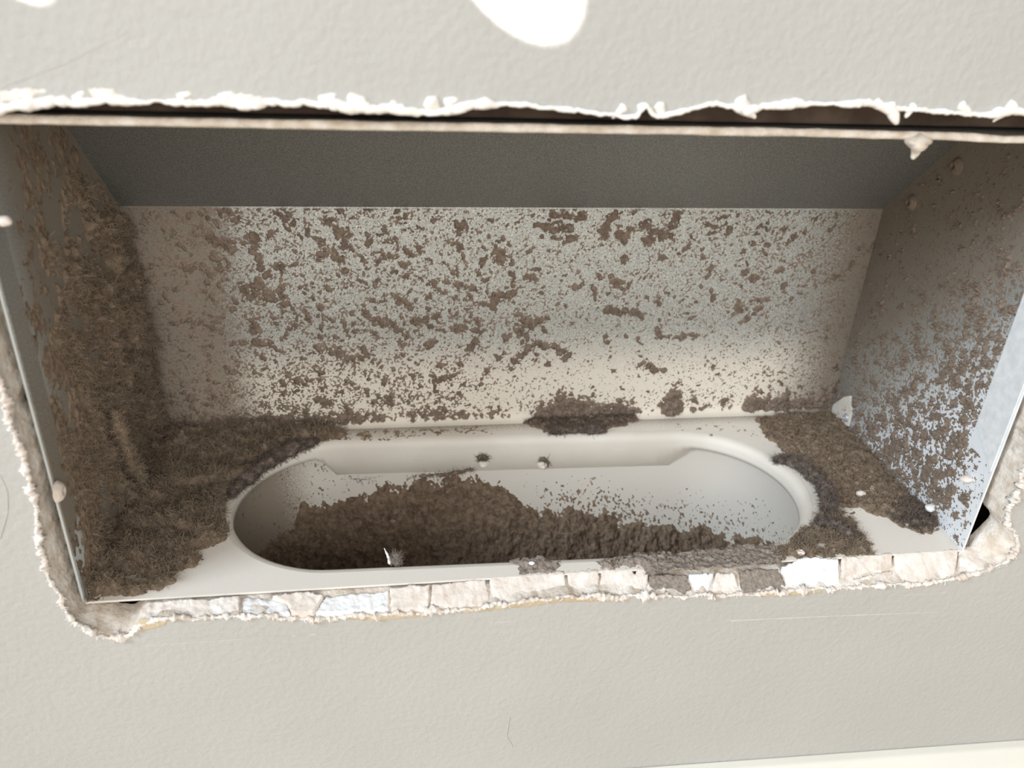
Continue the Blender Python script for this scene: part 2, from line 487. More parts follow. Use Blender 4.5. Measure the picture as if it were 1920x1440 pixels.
# drips and curls hanging from the top edge
def drip(px0, py0, px1, py1, r0, r1, y=YW+0.0003, par=wall, mat=M_TORN, name='paint_drip', y1=None):
    a = at(px0, py0, 1, y); b = at(px1, py1, 1, y if y1 is None else y1)
    t = np.linspace(0, 1, 14)[:, None]
    p = a*(1-t)+b*t
    rr = np.interp(t[:, 0], [0, 0.55, 0.85, 1], [r0, (r0+r1)/2, r1, r1*0.6])
    return tube(name, p, rr, mat, par, 12, 0.003, 0.22, int(px0))[0]
drip(805, 188, 822, 214, 0.0021, 0.0009); drip(735, 193, 752, 210, 0.0012, 0.0005)
drip(1385, 190, 1416, 221, 0.0026, 0.0006); drip(1668, 196, 1681, 232, 0.0017, 0.0010)
drip(1640, 192, 1676, 215, 0.0013, 0.0008); drip(1712, 196, 1698, 220, 0.0011, 0.0006); drip(1900, 196, 1862, 228, 0.0017, 0.0004)
drip(1800, 196, 1822, 217, 0.0012, 0.0006); drip(1235, 196, 1244, 222, 0.0016, 0.0006); drip(1170, 200, 1148, 221, 0.0013, 0.0005)
drip(1198, 203, 1212, 194, 0.0010, 0.0006); drip(450, 198, 478, 190, 0.0008, 0.0006); drip(140, 186, 158, 172, 0.0008, 0.0005); drip(120, 190, 112, 184, 0.0014, 0.0010)
drip(50, 196, 80, 186, 0.0009, 0.0006); drip(412, 184, 436, 172, 0.0008, 0.0005); drip(600, 186, 630, 177, 0.0009, 0.0006); drip(655, 182, 685, 188, 0.0013, 0.0010)
drip(835, 192, 858, 185, 0.0011, 0.0007); drip(335, 182, 358, 174, 0.0008, 0.0006)

# bare tan paper showing where the paint tore away (thin raised layer on the face)
wp = plane_pos((0, YW, 0), (1, 0, 0), (0, 0, 1), (0, -1, 0))
def paper(polys, name, mat, hh=0.00018, seed=0):
    pts = [np.array([at(x, y, 1, YW)[[0, 2]] for x, y in P]) for P in polys]
    for k, P in enumerate(pts):
        us = np.arange(P[:, 0].min()-0.001, P[:, 0].max()+0.001, 0.00035); vz = np.arange(P[:, 1].min()-0.001, P[:, 1].max()+0.001, 0.00035)
        sheet(name, wp, us, vz, lambda u, v: np.clip(poly_sd(u, v, P)+(fbm(u, v, 0.0012, 3, seed+k)-.5)*0.0012, -0.001, hh*1.0)*1.0, mat, wall, -0.0002)
paper([[(258, 1164), (320, 1163), (300, 1176), (268, 1182), (252, 1184)], [(860, 1144), (925, 1137), (1000, 1126), (1060, 1122), (1060, 1128), (1000, 1136), (925, 1144), (870, 1150)],
       [(1060, 1121), (1180, 1119), (1180, 1126), (1060, 1129)], [(1400, 1115), (1540, 1106), (1540, 1112), (1430, 1120)], [(640, 1159), (730, 1153), (800, 1151), (800, 1156), (700, 1164)]], 'bare_paper', M_KRAFT, 0.0002, 40)
paper([[(0, 172), (50, 165), (90, 170), (60, 184), (0, 192)], [(165, 166), (210, 168), (240, 186), (180, 188)], [(420, 172), (470, 178), (540, 186), (470, 192), (410, 188)]], 'bare_paper', M_PLASTER, 0.0002, 60)
# faint hand-made marks in the paint
def ridge(pts, r, name='paint_ridge', mat=M_WALL):
    p = smooth_path([at(x, y, 1, YW) for x, y in pts], 40, 4)
    tube(name, p, np.full(40, r)*np.linspace(1, 0.6, 40), mat, wall, 6, 0.002, 0.3, 2)
ridge([(1370, 1164), (1500, 1158), (1640, 1152), (1760, 1148)], 0.00008, 'paint_ridge', M_PLASTER)
ridge([(270, 1196), (400, 1193), (520, 1192), (620, 1190)], 0.00018); ridge([(640, 1187), (760, 1184)], 0.00016)
ridge([(955, 1345), (950, 1380), (962, 1400)], 0.00025); ridge([(0, 1010), (15, 960), (14, 920), (0, 890)], 0.0002)
ridge([(0, 165), (120, 120), (240, 60)], 0.00012)

# cracked joint compound filling the gap along the bottom, piece by piece
def z_edge(x): return np.interp(x, [-0.1328, -0.1022, -0.0265, 0.0718, 0.1382, 0.1552], [-0.0026, -0.0024, -0.0056, -0.0076, -0.0078, -0.0026])
def z_fill(x, y, z0):
    t = np.clip(-y/(-YW), 0, 1)
    return z0 + (z_edge(x)-z0)*t
def at_fill(px, py, z0):
    z = z0
    for _ in range(12):
        p = at(px, py, 2, z); z = 0.5*z+0.5*float(z_fill(p[0], p[1], z0))
    return at(px, py, 2, z)[:2]
def chunk(px, z_top, mat, seed, slope=0.0):
    yl = max(y for x, y in px)
    P = np.array([at_fill(x, y+(6 if y > yl-22 and y > 1076 else -4 if x > 420 else 0), z_top) for x, y in px])
    us = np.arange(P[:, 0].min()-0.0012, P[:, 0].max()+0.0012, 0.0004); vy = np.arange(P[:, 1].min()-0.0012, P[:, 1].max()+0.0012, 0.0004)
    base = -0.012
    pos = plane_pos((0, 0, base), (1, 0, 0), (0, 1, 0), (0, 0, 1))
    def hf(u, v):
        sd = poly_sd(u, v, P) + (fbm(u, v, 0.0016, 3, seed)-0.5)*0.0008
        sd = np.minimum(sd+0.0002, v-YW-0.0006)
        t = sstep(-0.00035, 0.00025, sd)
        return (z_fill(u, v, z_top)-base)*t - 0.0003 + (fbm(u, v, 0.0018, 4, seed+5)-0.5)*0.0011*t
    sheet('plaster_chunk', pos, us, vy, hf, mat, wall, -0.0004)
CH = [([(268, 1128), (330, 1123), (400, 1120), (449, 1118), (449, 1153), (350, 1156), (285, 1160), (262, 1164), (258, 1150)], 0.0003, M_PLASTER),
      ([(454, 1122), (500, 1125), (535, 1132), (545, 1145), (530, 1157), (454, 1156)], -0.0016, M_WHITE),
      ([(500, 1120), (570, 1110), (606, 1117), (586, 1142), (570, 1157), (533, 1159), (549, 1144), (538, 1130)], 0.0003, M_PLASTER),
      ([(611, 1121), (660, 1116), (728, 1110), (728, 1146), (650, 1153), (590, 1153), (590, 1144)], -0.0014, M_WHITE),
      ([(731, 1104), (806, 1097), (802, 1136), (734, 1143)], 0.0003, M_PLASTER),
      ([(810, 1097), (911, 1087), (921, 1134), (860, 1141), (806, 1136)], 0.0003, M_PLASTER),
      ([(917, 1086), (990, 1077), (1058, 1073), (1062, 1104), (1040, 1115), (926, 1131)], 0.0003, M_PLASTER),
      ([(1064, 1073), (1120, 1066), (1124, 1085), (1120, 1107), (1067, 1109)], 0.0003, M_PLASTER),
      ([(1126, 1062), (1176, 1056), (1190, 1082), (1196, 1064), (1218, 1062), (1212, 1104), (1126, 1106)], 0.0003, M_PLASTER),
      ([(1217, 1078), (1288, 1080), (1300, 1106), (1217, 1110)], 0.0003, M_GREY),
      ([(1290, 1078), (1338, 1076), (1328, 1105), (1306, 1108)], 0.0003, M_WHITE),
      ([(1342, 1076), (1375, 1075), (1386, 1090), (1370, 1108), (1332, 1110)], 0.0003, M_PLASTER),
      ([(1388, 1070), (1458, 1068), (1476, 1095), (1450, 1107), (1388, 1110)], 0.0003, M_GREY),
      ([(1464, 1064), (1515, 1047), (1572, 1049), (1576, 1100), (1482, 1098)], 0.0006, M_WHITE),
      ([(1578, 1047), (1673, 1040), (1673, 1064), (1596, 1076), (1580, 1077)], 0.0003, M_PLASTER),
      ([(1594, 1080), (1673, 1070), (1675, 1090), (1600, 1098)], -0.0002, M_PLASTER),
      ([(1678, 1040), (1796, 1032), (1790, 1080), (1700, 1092), (1680, 1068)], 0.0002, M_PLASTER),
      ([(1800, 1034), (1830, 1016), (1870, 1000), (1900, 1012), (1880, 1046), (1850, 1064), (1794, 1080)], 0.0003, M_PLASTER)]
for k, (px, zt, m_) in enumerate(CH): chunk(px, zt, m_, 100+k*3)

# frayed paper curls along the lower edge
sel = [i for i in range(NL) if loop[i, 1] < 0.09 and (loop[i, 0] > -0.158)]
g = np.random.default_rng(3); pick = g.choice(sel, 900)
P = np.stack([loop_n[pick, 0], np.full(900, YW-0.0001), loop_n[pick, 1]], 1)
Nn = np.tile(np.array([[0, -0.7, -0.7]]), (900, 1)); Nn /= np.linalg.norm(Nn, axis=1)[:, None]
tag(fibres('paper_fringe', P, Nn, 0.0016, 0.00018, 0.6, M_TORN, wall, 4, 5), kind='stuff')

# the wall cavity behind the board
cv = [(-0.24, 0.0052, -0.19), (0.24, 0.0052, -0.19), (0.24, 0.0052, 0.24), (-0.24, 0.0052, 0.24), (-0.24, 0.16, -0.19), (0.24, 0.16, -0.19), (0.24, 0.16, 0.24), (-0.24, 0.16, 0.24)]
tag(solid('wall_back', cv, [(0, 1, 5, 4), (1, 2, 6, 5), (2, 3, 7, 6), (3, 0, 4, 7), (4, 5, 6, 7)], M_CAV), 'dark wooden cavity behind the drywall', None, None, 'structure')

box('header_board', (-0.238, 0.0065, 0.1475), (0.238, 0.045, 0.185), mat_plain('header_wood', lin(88, 74, 65), lin(116, 100, 88), 90, 0.9, 0.5, 300, 0.001), bpy.data.objects['wall_back'], 0.0008)

# baseboard and floor (the opening sits slightly askew to them)
TILT = 0.0307
bz = lambda x, z: z - TILT*x
prof = [(YW, -0.0922), (YW-0.0035, -0.0926), (YW-0.0085, -0.0965), (YW-0.0105, -0.1005), (YW-0.0112, -0.175), (YW, -0.175)]
V = [(x, y, bz(x, z)) for x in (-0.8, 0.8) for y, z in prof]
n = len(prof)
F = [(i, (i+1) % n, n+(i+1) % n, n+i) for i in range(n)] + [tuple(range(n))[::-1], tuple(range(n, 2*n))]
bb = tag(solid('baseboard_bottom', V, F, M_BASE, bevel=0.0006), 'off-white painted baseboard along the foot of the wall', None, None, 'structure')
fl = [(-0.9, YW-0.011, bz(-0.9, -0.1755)), (0.9, YW-0.011, bz(0.9, -0.1755)), (0.9, -2.0, bz(0.9, -0.1755)), (-0.9, -2.0, bz(-0.9, -0.1755))]
fl2 = [(x, y, z-0.02) for x, y, z in fl]
tag(solid('floor', fl+fl2, [(0, 3, 2, 1), (4, 5, 6, 7), (0, 1, 5, 4), (1, 2, 6, 5), (2, 3, 7, 6), (3, 0, 4, 7)], M_FLOOR), 'warm beige room floor', None, None, 'structure')

# ------------------------------------------------------------------ the duct boot
boot = bpy.data.objects.new('duct_boot', None); COL.objects.link(boot)
boot.empty_display_size = 0.02
tag(boot, 'galvanised sheet-metal register box set in the wall with an oval duct collar', 'duct')
TH = 0.0007
YS = D-(H-HB)                       # where the 45 degree slope meets the top
def plate(name, pts, out, mat):
    """sheet metal: the given polygon is the inner face, the sheet lies outside it"""
    pts = [np.array(p, float) for p in pts]; out = np.array(out, float); out = out/np.linalg.norm(out)*TH
    n = len(pts); V = pts+[p+out for p in pts]
    nv = np.cross(pts[1]-pts[0], pts[2]-pts[1])
    F = [tuple(range(n)), tuple(range(2*n-1, n-1, -1))]+[((i+1) % n, i, n+i, n+(i+1) % n) for i in range(n)]
    if nv@out > 0: F = [f[::-1] for f in F]
    return solid(name, V, F, mat, boot)
plate('back_panel', [(-W2, D, 0), (W2, D, 0), (W2, D, HB), (-W2, D, HB)], (0, 1, 0), M_BACK)
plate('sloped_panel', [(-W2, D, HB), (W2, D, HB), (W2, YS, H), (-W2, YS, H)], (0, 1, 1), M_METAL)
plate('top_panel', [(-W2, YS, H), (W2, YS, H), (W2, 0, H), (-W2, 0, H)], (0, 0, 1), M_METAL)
pr = [(0, 0), (D, 0), (D, HB), (YS, H), (0, H)]
plate('side_panel', [(-W2, y, z) for y, z in pr], (-1, 0, 0), M_LEFT)
plate('side_panel', [(W2, y, z) for y, z in pr], (1, 0, 0), M_RIGHT)
# folded hems along the front edges
def hem(name, a, b, wv, mat, th=0.0013):
    """a folded strip from a to b, width vector wv, standing th proud of the panel"""
    a, b, wv = map(np.array, (a, b, wv))
    nvec = np.cross(b-a, wv); nvec = nvec/np.linalg.norm(nvec)*th
    V = [a, b, b+wv, a+wv+(b-a)*0.10]
    V = [np.array(v)-nvec*0 for v in V] + [np.array(v)+nvec for v in V]
    return solid(name, V, [(0, 1, 2, 3), (7, 6, 5, 4), (0, 4, 5, 1), (1, 5, 6, 2), (2, 6, 7, 3), (3, 7, 4, 0)], mat, boot, bevel=0.0003)
hem('hem', (W2, 0.0002, 0.034), (W2, 0.0002, H-0.001), (0, 0.0135, 0.0), M_HEM, 0.0006)
hem('hem', (-W2, 0.0002, 0.018), (-W2, 0.0002, H-0.001), (0, 0.0095, 0.0), M_LHEM, -0.0004)
# rolled hem of the top front edge, slightly wavy
xs = np.linspace(-W2-0.002, W2+0.002, 90)
zz = np.interp(xs, [-0.152, -0.05, 0.05, 0.10, 0.108, 0.115, 0.152], [H+0.0002, H+0.0001, H+0.0002, H-0.0001, H-0.0004, H-0.0007, H-0.0006])
path = np.stack([xs, np.full(90, 0.0004), zz+0.0004], 1)
tube('hem', path, np.full(90, 0.0011), M_GYPEDGE, boot, 10, 0.004, 0.12, 6)

# floor of the box with the oval hole
OC = np.array([-0.0035, 0.0475]); OA, OR_ = 0.071, 0.0385; OT = -0.022
def oval(r, n=40, s=0.0):
    """outline of the oval, counter-clockwise from the right front"""
    th1 = np.linspace(-math.pi/2, math.pi/2, n); th2 = np.linspace(math.pi/2, 1.5*math.pi, n)
    pts = [(OA+r*math.cos(t), r*math.sin(t)) for t in th1]
    bk = [(x, r) for x in np.linspace(OA, -OA, 40)[1:-1]]
    pts += bk + [(-OA+r*math.cos(t), r*math.sin(t)) for t in th2]
    pts += [(x, -r) for x in np.linspace(-OA, OA, 40)[1:-1]]
    p = np.array(pts); c, s2 = math.cos(OT), math.sin(OT)
    return np.stack([OC[0]+p[:, 0]*c-p[:, 1]*s2, OC[1]+p[:, 0]*s2+p[:, 1]*c], 1), p
ov0, _ = oval(OR_+0.0034)
bm = bmesh.new()
vi = [bm.verts.new((x, y, 0)) for x, y in ov0]; vo = [bm.verts.new(v) for v in ((-W2, 0, 0), (W2, 0, 0), (W2, D, 0), (-W2, D, 0))]
es = [bm.edges.new((vi[i], vi[(i+1) % len(vi)])) for i in range(len(vi))]+[bm.edges.new((vo[i], vo[(i+1) % 4])) for i in range(4)]
bmesh.ops.triangle_fill(bm, use_beauty=True, use_dissolve=False, edges=es, normal=(0, 0, 1))
bmesh.ops.recalc_face_normals(bm, faces=bm.faces)
if sum(f.normal.z for f in bm.faces) < 0: bmesh.ops.reverse_faces(bm, faces=bm.faces)
me = bpy.data.meshes.new('floor_panel'); bm.to_mesh(me); bm.free()
o = link('floor_panel', me, M_FLOORP, boot, False); md = o.modifiers.new('sheet', 'SOLIDIFY'); md.thickness = TH; md.offset = -1
# thin cove where floor and back meet (bent sheet)
V = []; nn_ = 6
for x in (-W2, W2):
    for k in range(nn_+1):
        t = k/nn_*math.pi/2
        V.append((x, D-0.0035+0.0035*math.sin(t), 0.0035-0.0035*math.cos(t)))
F = [(k, nn_+1+k, nn_+2+k, k+1) for k in range(nn_)]
link('bend', mesh('bend', V, F), M_BACK, boot)

# collar: rolled rim and a lip with a deeper tab at the back
def ringstack(name, specs, mat, parent, depth=None, smooth=True):
    rows = []
    for r, z in specs:
        pts, loc = oval(r)
        zz = np.full(len(pts), z) if not callable(z) else z(loc)
        rows.append(np.column_stack([pts, zz]))
    n = len(rows[0]); V = np.concatenate(rows); i0 = np.arange(n); i1 = (i0+1) % n
    F = np.concatenate([np.stack([k*n+i1, k*n+i0, (k+1)*n+i0, (k+1)*n+i1], 1) for k in range(len(rows)-1)])
    return link(name, mesh(name, V, F), mat, parent, smooth)
def tab(loc):
    x, y = loc[:, 0], loc[:, 1]
    a = sstep(-0.083, -0.072, x)*(1-sstep(0.0665, 0.0795, x))*(y > 0)
    return -(0.0068+0.0122*a)
collar = ringstack('oval_collar', [(OR_+0.0036, 0.0001), (OR_+0.0022, -0.0001), (OR_+0.0010, -0.0008), (OR_+0.0002, -0.0020), (OR_, -0.0036), (OR_, -0.005), (OR_, tab), (OR_+0.0007, tab), (OR_+0.0007, -0.004)], M_CREAM, boot)
# the duct below, narrowing from the back
KP = 0.55
def duct_pt(loc, z, r_off=0.0):
    """point of the duct wall under the outline position loc at height z"""
    yf = -OR_-0.001
    sc_ = 1-np.clip(-z-0.012, 0, 1)*KP/(2*OR_)
    y = yf+(loc[..., 1]-yf)*sc_
    c, s2 = math.cos(OT), math.sin(OT)
    return np.stack([OC[0]+loc[..., 0]*c-y*s2, OC[1]+loc[..., 0]*s2+y*c, z+0*y], -1)
_, loc = oval(OR_+0.0023)
zs = [-0.0035, -0.012, -0.02, -0.03, -0.045, -0.06, -0.08, -0.10, -0.12]
rows = [duct_pt(loc, np.full(len(loc), z)) for z in zs]
n = len(loc); V = np.concatenate(rows+[duct_pt(loc[:1]*0, np.array([-0.12]))]); i0 = np.arange(n); i1 = (i0+1) % n
F = [tuple(q) for k in range(len(zs)-1) for q in np.stack([k*n+i1, k*n+i0, (k+1)*n+i0, (k+1)*n+i1], 1)]
F += [((len(zs)-1)*n+int(b), (len(zs)-1)*n+int(a), len(zs)*n) for a, b in zip(i0, i1)]
link('oval_duct', mesh('oval_duct', V, [tuple(int(q) for q in f) for f in F]), M_PIPE, boot)

def rivet(P, N, r, mat, parent, name='rivet', hole=True):
    N = np.array(N, float); N /= np.linalg.norm(N)
    A = np.cross(N, [0.3, 0.2, 0.9]); A /= np.linalg.norm(A); B = np.cross(N, A)
    prof = [(1.25, -0.0001), (1.2, 0.1*r), (1.0, 0.42*r), (0.75, 0.62*r), (0.5, 0.70*r), (0.38, 0.66*r), (0.33, 0.25*r), (0.0, 0.2*r)]
    n = 20; V = []; F = []
    for q, h in prof:
        for j in range(n):
            t = 2*math.pi*j/n; V.append(np.array(P)+(A*math.cos(t)+B*math.sin(t))*q*r+N*h)
    for k in range(len(prof)-1):
        for j in range(n): F.append((k*n+j, k*n+(j+1) % n, (k+1)*n+(j+1) % n, (k+1)*n+j))
    return link(name, mesh(name, V, F), mat, parent)
def on_collar(px, py):
    y = OC[1]+OR_; p = at(px, py, 1, y-0.0002)
    p[1] = OC[1]+OR_+math.tan(OT)*(p[0]-OC[0]); return p
riv = [on_collar(906, 870), on_collar(1017, 871)]
for p in riv: rivet(p, (0, -1, 0), 0.0019, M_CREAM, collar)
for y, z in ((0.0839, 0.104), (0.064, 0.123)): rivet((W2, y, z), (-1, 0, 0), 0.0026, M_DUSTF, boot)
for px, py in ((108, 922),):
    p = at(px, py, 0, -W2+0.001); rivet(p, (1, 0, 0), 0.0026, M_PLASTER, boot)
# folded corner tab at the lower right back corner, with its rivet
q = [at(x, y, 0, W2-0.0012) for x, y in ((1556, 776), (1562, 758), (1582, 744), (1594, 742), (1596, 775), (1590, 800), (1572, 792))]
V = q+[p+np.array([0.0011, 0, 0]) for p in q]; n = len(q)
solid('corner_tab', V, [tuple(range(n)), tuple(range(2*n-1, n-1, -1))]+[(i, n+i, n+(i+1) % n, (i+1) % n) for i in range(n)], M_CREAM, boot, bevel=0.0003)
rivet(at(1587, 783, 0, W2-0.0013), (-1, 0, 0), 0.0016, M_RIGHT, boot)

# ------------------------------------------------------------------ dust
def dust(name, label, pos, us, vs, hf, mat, lint=0, lmat=None, llen=0.0025, lrad=0.0001, lmin=0.0004, seed=1, curl=0.7, group=None):
    o, V, N, h = sheet(name, pos, us, vs, hf, mat)
    tag(o, label, 'dust', group, 'stuff')
    if lint:
        g = np.random.default_rng(seed)
        c = np.where(h > lmin)[0]
        if len(c):
            k = g.choice(c, lint)
            tag(fibres('lint', V[k], N[k], llen, lrad, curl, lmat or M_LINT, o, 5, seed), kind='stuff')
    return o
CELL = 0.00028
# --- back panel
COV_BIG = [[.05,.22,.36,.34,.28,.22,.26,.24,.22,.12,.05],
           [.25,.40,.46,.40,.32,.22,.20,.24,.22,.10,.05],
           [.30,.40,.46,.46,.40,.30,.22,.24,.18,.09,.04],
           [.25,.22,.40,.44,.36,.28,.20,.14,.10,.06,.03],
           [.20,.12,.20,.22,.18,.10,.10,.06,.05,.06,.05],
           [.30,.20,.16,.14,.12,.05,.05,.05,.08,.10,.14],
           [.80,.60,.45,.20,.30,.12,.45,.20,.25,.22,.50]]
COV_FINE = [[.50,.50,.42,.38,.32,.28,.28,.30,.32,.36,.42],
            [.55,.45,.36,.32,.30,.26,.26,.28,.28,.36,.42],
            [.60,.42,.38,.36,.34,.30,.26,.26,.26,.32,.40],
            [.60,.42,.38,.36,.36,.30,.22,.18,.20,.28,.34],
            [.60,.46,.50,.46,.36,.22,.12,.10,.16,.26,.34],
            [.62,.50,.60,.52,.38,.22,.10,.10,.18,.30,.36],
            [.90,.80,.70,.35,.38,.22,.30,.20,.26,.30,.60]]
CHAINS = [[(965, 674), (985, 656), (1012, 643), (1040, 648), (1062, 668)], [(921, 578), (930, 558), (962, 550)], [(978, 592), (1000, 612), (970, 618), (945, 636)],
          [(1006, 606), (1022, 596)], [(1140, 580), (1160, 585)], [(1178, 584), (1202, 590)], [(1208, 682), (1232, 694)], [(470, 560), (490, 535), (510, 560), (530, 570)],
          [(455, 545), (480, 530), (500, 520)], [(380, 440), (410, 452), (435, 470)], [(470, 440), (480, 470), (485, 500)], [(1005, 420), (1035, 430), (1070, 425), (1075, 445)],
          [(1205, 425), (1230, 435), (1260, 440)], [(345, 500), (375, 498), (395, 512)], [(700, 600), (730, 605), (745, 615)], [(620, 660), (650, 672), (690, 668)], [(440, 640), (480, 640), (520, 652)],
          [(1270, 740), (1275, 760)], [(1150, 525), (1165, 532)], [(880, 650), (890, 640)], [(820, 712), (845, 705)], [(330, 605), (360, 600), (400, 612)]]
def blob_field(u, v):
    """one broad fuzzy spot per clump, thicker in the middle"""
    g = np.random.default_rng(55)
    B = np.full(u.shape, -2.0)
    wx = u+(fbm(u, v, 0.0022, 3, 77)-.5)*0.0022; wy = v+(fbm(u, v, 0.0022, 3, 78)-.5)*0.0022
    spots = []
    n_try = 5200
    for _ in range(n_try):
        x, y = g.uniform(0, 2*W2), g.uniform(0, HB)
        d = float(grid_interp(COV_BIG, np.array([x/(2*W2)]), np.array([y/HB]))[0])
        if g.random() > d*0.85: continue
        r = 0.00062*math.exp(g.normal(0, 0.42)); asp = g.uniform(1.0, 2.0)
        ang = -0.6+g.normal(0, 0.6) if x < W2 else g.normal(0.1, 0.8)
        spots.append((x, y, r*asp, r, ang))
        if g.random() < 0.22:                      # a short chain
            for k in range(g.integers(1, 3)):
                x += math.cos(ang)*r*1.8*asp; y += math.sin(ang)*r*1.8*asp
                spots.append((x, y, r*g.uniform(.8, 1.4), r*g.uniform(.7, 1.1), ang+g.normal(0, .4)))
    for ch in CHAINS:
        p = resample([at(x, y, 1, D)[[0, 2]] for x, y in ch], max(2, int(len(ch)*2.2)))
        for x, y in p: spots.append((x+W2+g.normal(0, .0004), y+g.normal(0, .0004), g.uniform(.0014, .0023), g.uniform(.0010, .0016), g.uniform(-1, 1)))
    u0, v0 = u[0, 0], v[0, 0]; du = u[0, 1]-u0; dv = v[1, 0]-v0
    for x, y, ra, rb, an in spots:
        R_ = max(ra, rb)*1.8+0.0015
        a0, a1 = max(int((x-R_-u0)/du), 0), int((x+R_-u0)/du)+1; b0, b1 = max(int((y-R_-v0)/dv), 0), int((y+R_-v0)/dv)+1
        if a1 <= a0 or b1 <= b0: continue
        X = wx[b0:b1, a0:a1]-x; Y = wy[b0:b1, a0:a1]-y
        c, s2 = math.cos(an), math.sin(an)
        q = 1-np.sqrt(((X*c+Y*s2)/ra)**2+((-X*s2+Y*c)/rb)**2)
        B[b0:b1, a0:a1] = np.maximum(B[b0:b1, a0:a1], q)
    return B
def h_back(u, v):
    uu, vv = u/(2*W2), v/HB
    n2 = fbm(u, v, 0.0013, 3, 202, 0.6); n3 = fbm(u, v, 0.00065, 2, 203, 0.6); n4 = fbm(u, v, 0.0040, 3, 204, 0.5)
    cf = grid_interp(COV_FINE, uu, vv)*0.72*np.clip(0.55+0.9*(n4-.28)/.44, 0.35, 1.5)
    h1 = (blob_field(u, v)+0.9*(n2-.5)+0.9*(n3-.5)+0.12)*0.0011
    nn = n2+0.5*(n3-.5)
    h2 = (nn-thresh(nn, cf*0.42))*0.0009; h3 = (n3-thresh(n3, cf*0.85))*0.0006
    h = np.maximum(np.maximum(np.clip(h1, -1, 0.0009), np.clip(h2, -1, 0.00022)), np.clip(h3, -1, 0.00012))
    h = h + np.where(h1 > 0, 0.0006*(n3-.4), 0)
    # small heaps along the foot of the panel
    for (x0, x1, hgt, ed) in ((-0.15, -0.055, 0.006, 0.004), (-0.05, 0.0, 0.0055, 0.003), (0.008, 0.058, 0.010, 0.005), (0.066, 0.078, 0.011, 0.006), (0.105, 0.15, 0.010, 0.006)):
        x = u-W2
        m = sstep(x0-0.004, x0+0.005, x)*(1-sstep(x1-0.005, x1+0.004, x))
        top_ = hgt*m*(0.3+1.4*fbm(u, v*0, 0.006, 3, 90))
        h = np.maximum(h, (top_-v)*0.16*np.where(m > 0.05, 1, 0)+(n2-.5)*0.0022*m - 0.0006*(1-m)-0.00005)
    return h
b_pos = plane_pos((-W2, D, 0), (1, 0, 0), (0, 0, 1), (0, -1, 0))
dust('dust_speckle', 'brown dust speckles scattered over the back panel of the duct box', b_pos, np.arange(0.0005, 2*W2-0.0003, CELL), np.arange(0.0005, HB-0.0004, CELL), h_back, M_DUSTF, 16000, M_LINTD, 0.0014, 0.000055, 0.0005, 11)

# --- left panel: thick matted dust
LC_T = [[.0, .0, .2, .3, .6, .7], [.0, .1, .3, .5, .8, .9], [.0, .35, .8, .9, 1., 1.], [.3, .7, .9, 1., 1., 1.], [.55, .9, 1., 1., 1., .9], [.8, 1., 1., 1., 1., .9]]
def h_left(u, v):
    c = grid_interp(LC_T, u/D, v/H)
    n1 = fbm(u*1.0, v*0.55, 0.0095, 5, 301, 0.62); n2 = fbm(u, v*0.7, 0.0018, 3, 302, 0.65)
    rough = sstep(0.015, 0.05, u)*(1-sstep(0.1, 0.125, v))
    base = (c-0.42)*0.0016
    h = base + (n1-.5)*(0.0022+0.0115*rough) + (n2-.5)*(0.0016+0.0036*rough)+0.0007*rough + rough*(0.0028*ridged(u, v*0.6, 0.007, 3, 305)+0.0014*ridged(u*0.8, v*0.6, 0.003, 3, 306)-0.0022)
    lim = D-u
    return np.where(u+v > D+HB-0.004, -0.001, np.minimum(h, 0.0055))
l_pos = plane_pos((-W2, 0, 0), (0, 1, 0), (0, 0, 1), (1, 0, 0))
dust('dust_mat', 'thick matted brown dust clinging to the left side of the duct box', l_pos, np.arange(0.0012, D-0.0006, 0.0004), np.arange(0.0004, H-0.0006, 0.0004), h_left, M_DUST, 26000, M_LINT, 0.0035, 0.0001, 0.0008, 12)

# --- right panel: fine speckle
RC_B = [[.04, .05, .05, .04, .04], [.05, .10, .06, .05, .04], [.10, .34, .12, .05, .04], [.06, .48, .22, .06, .04], [.05, .52, .34, .16, .05], [.10, .62, .42, .22, .14], [.12, .55, .60, .42, .34]]
RC_F = [[.20, .2, .2, .2, .2], [.15, .2, .22, .2, .2], [.10, .38, .26, .22, .2], [.06, .50, .36, .2, .15], [.05, .52, .40, .32, .25], [.08, .56, .46, .38, .32], [.10, .42, .55, .5, .45]]
def h_right(u, v):
    uu, vv = u/D, v/H
    n1 = fbm(u, v*0.8, 0.0027, 4, 401, 0.55); n2 = fbm(u, v, 0.0008, 3, 402, 0.65)
    n1 = n1+0.6*(n2-.5)
    h1 = (n1-thresh(n1, grid_interp(RC_B, uu, vv)*0.85))*0.006; h2 = (n2-thresh(n2, grid_interp(RC_F, uu, vv)*0.85))*0.0010
    h = np.maximum(np.clip(h1, -1, 0.0014), np.clip(h2, -1, 0.0003))
    hem_ = (u < 0.0142) & (v > 0.036)
    return np.where((u+v > D+HB-0.002) | hem_, -0.001, h)
r_pos = plane_pos((W2, 0, 0), (0, 1, 0), (0, 0, 1), (-1, 0, 0))
dust('dust_film', 'fine brown dust film with clumps on the right side of the duct box', r_pos, np.arange(0.0004, D-0.0004, CELL), np.arange(0.0004, H-0.0006, CELL), h_right, M_DUSTF, 5000, M_LINT, 0.0014, 0.000055, 0.0005, 13)

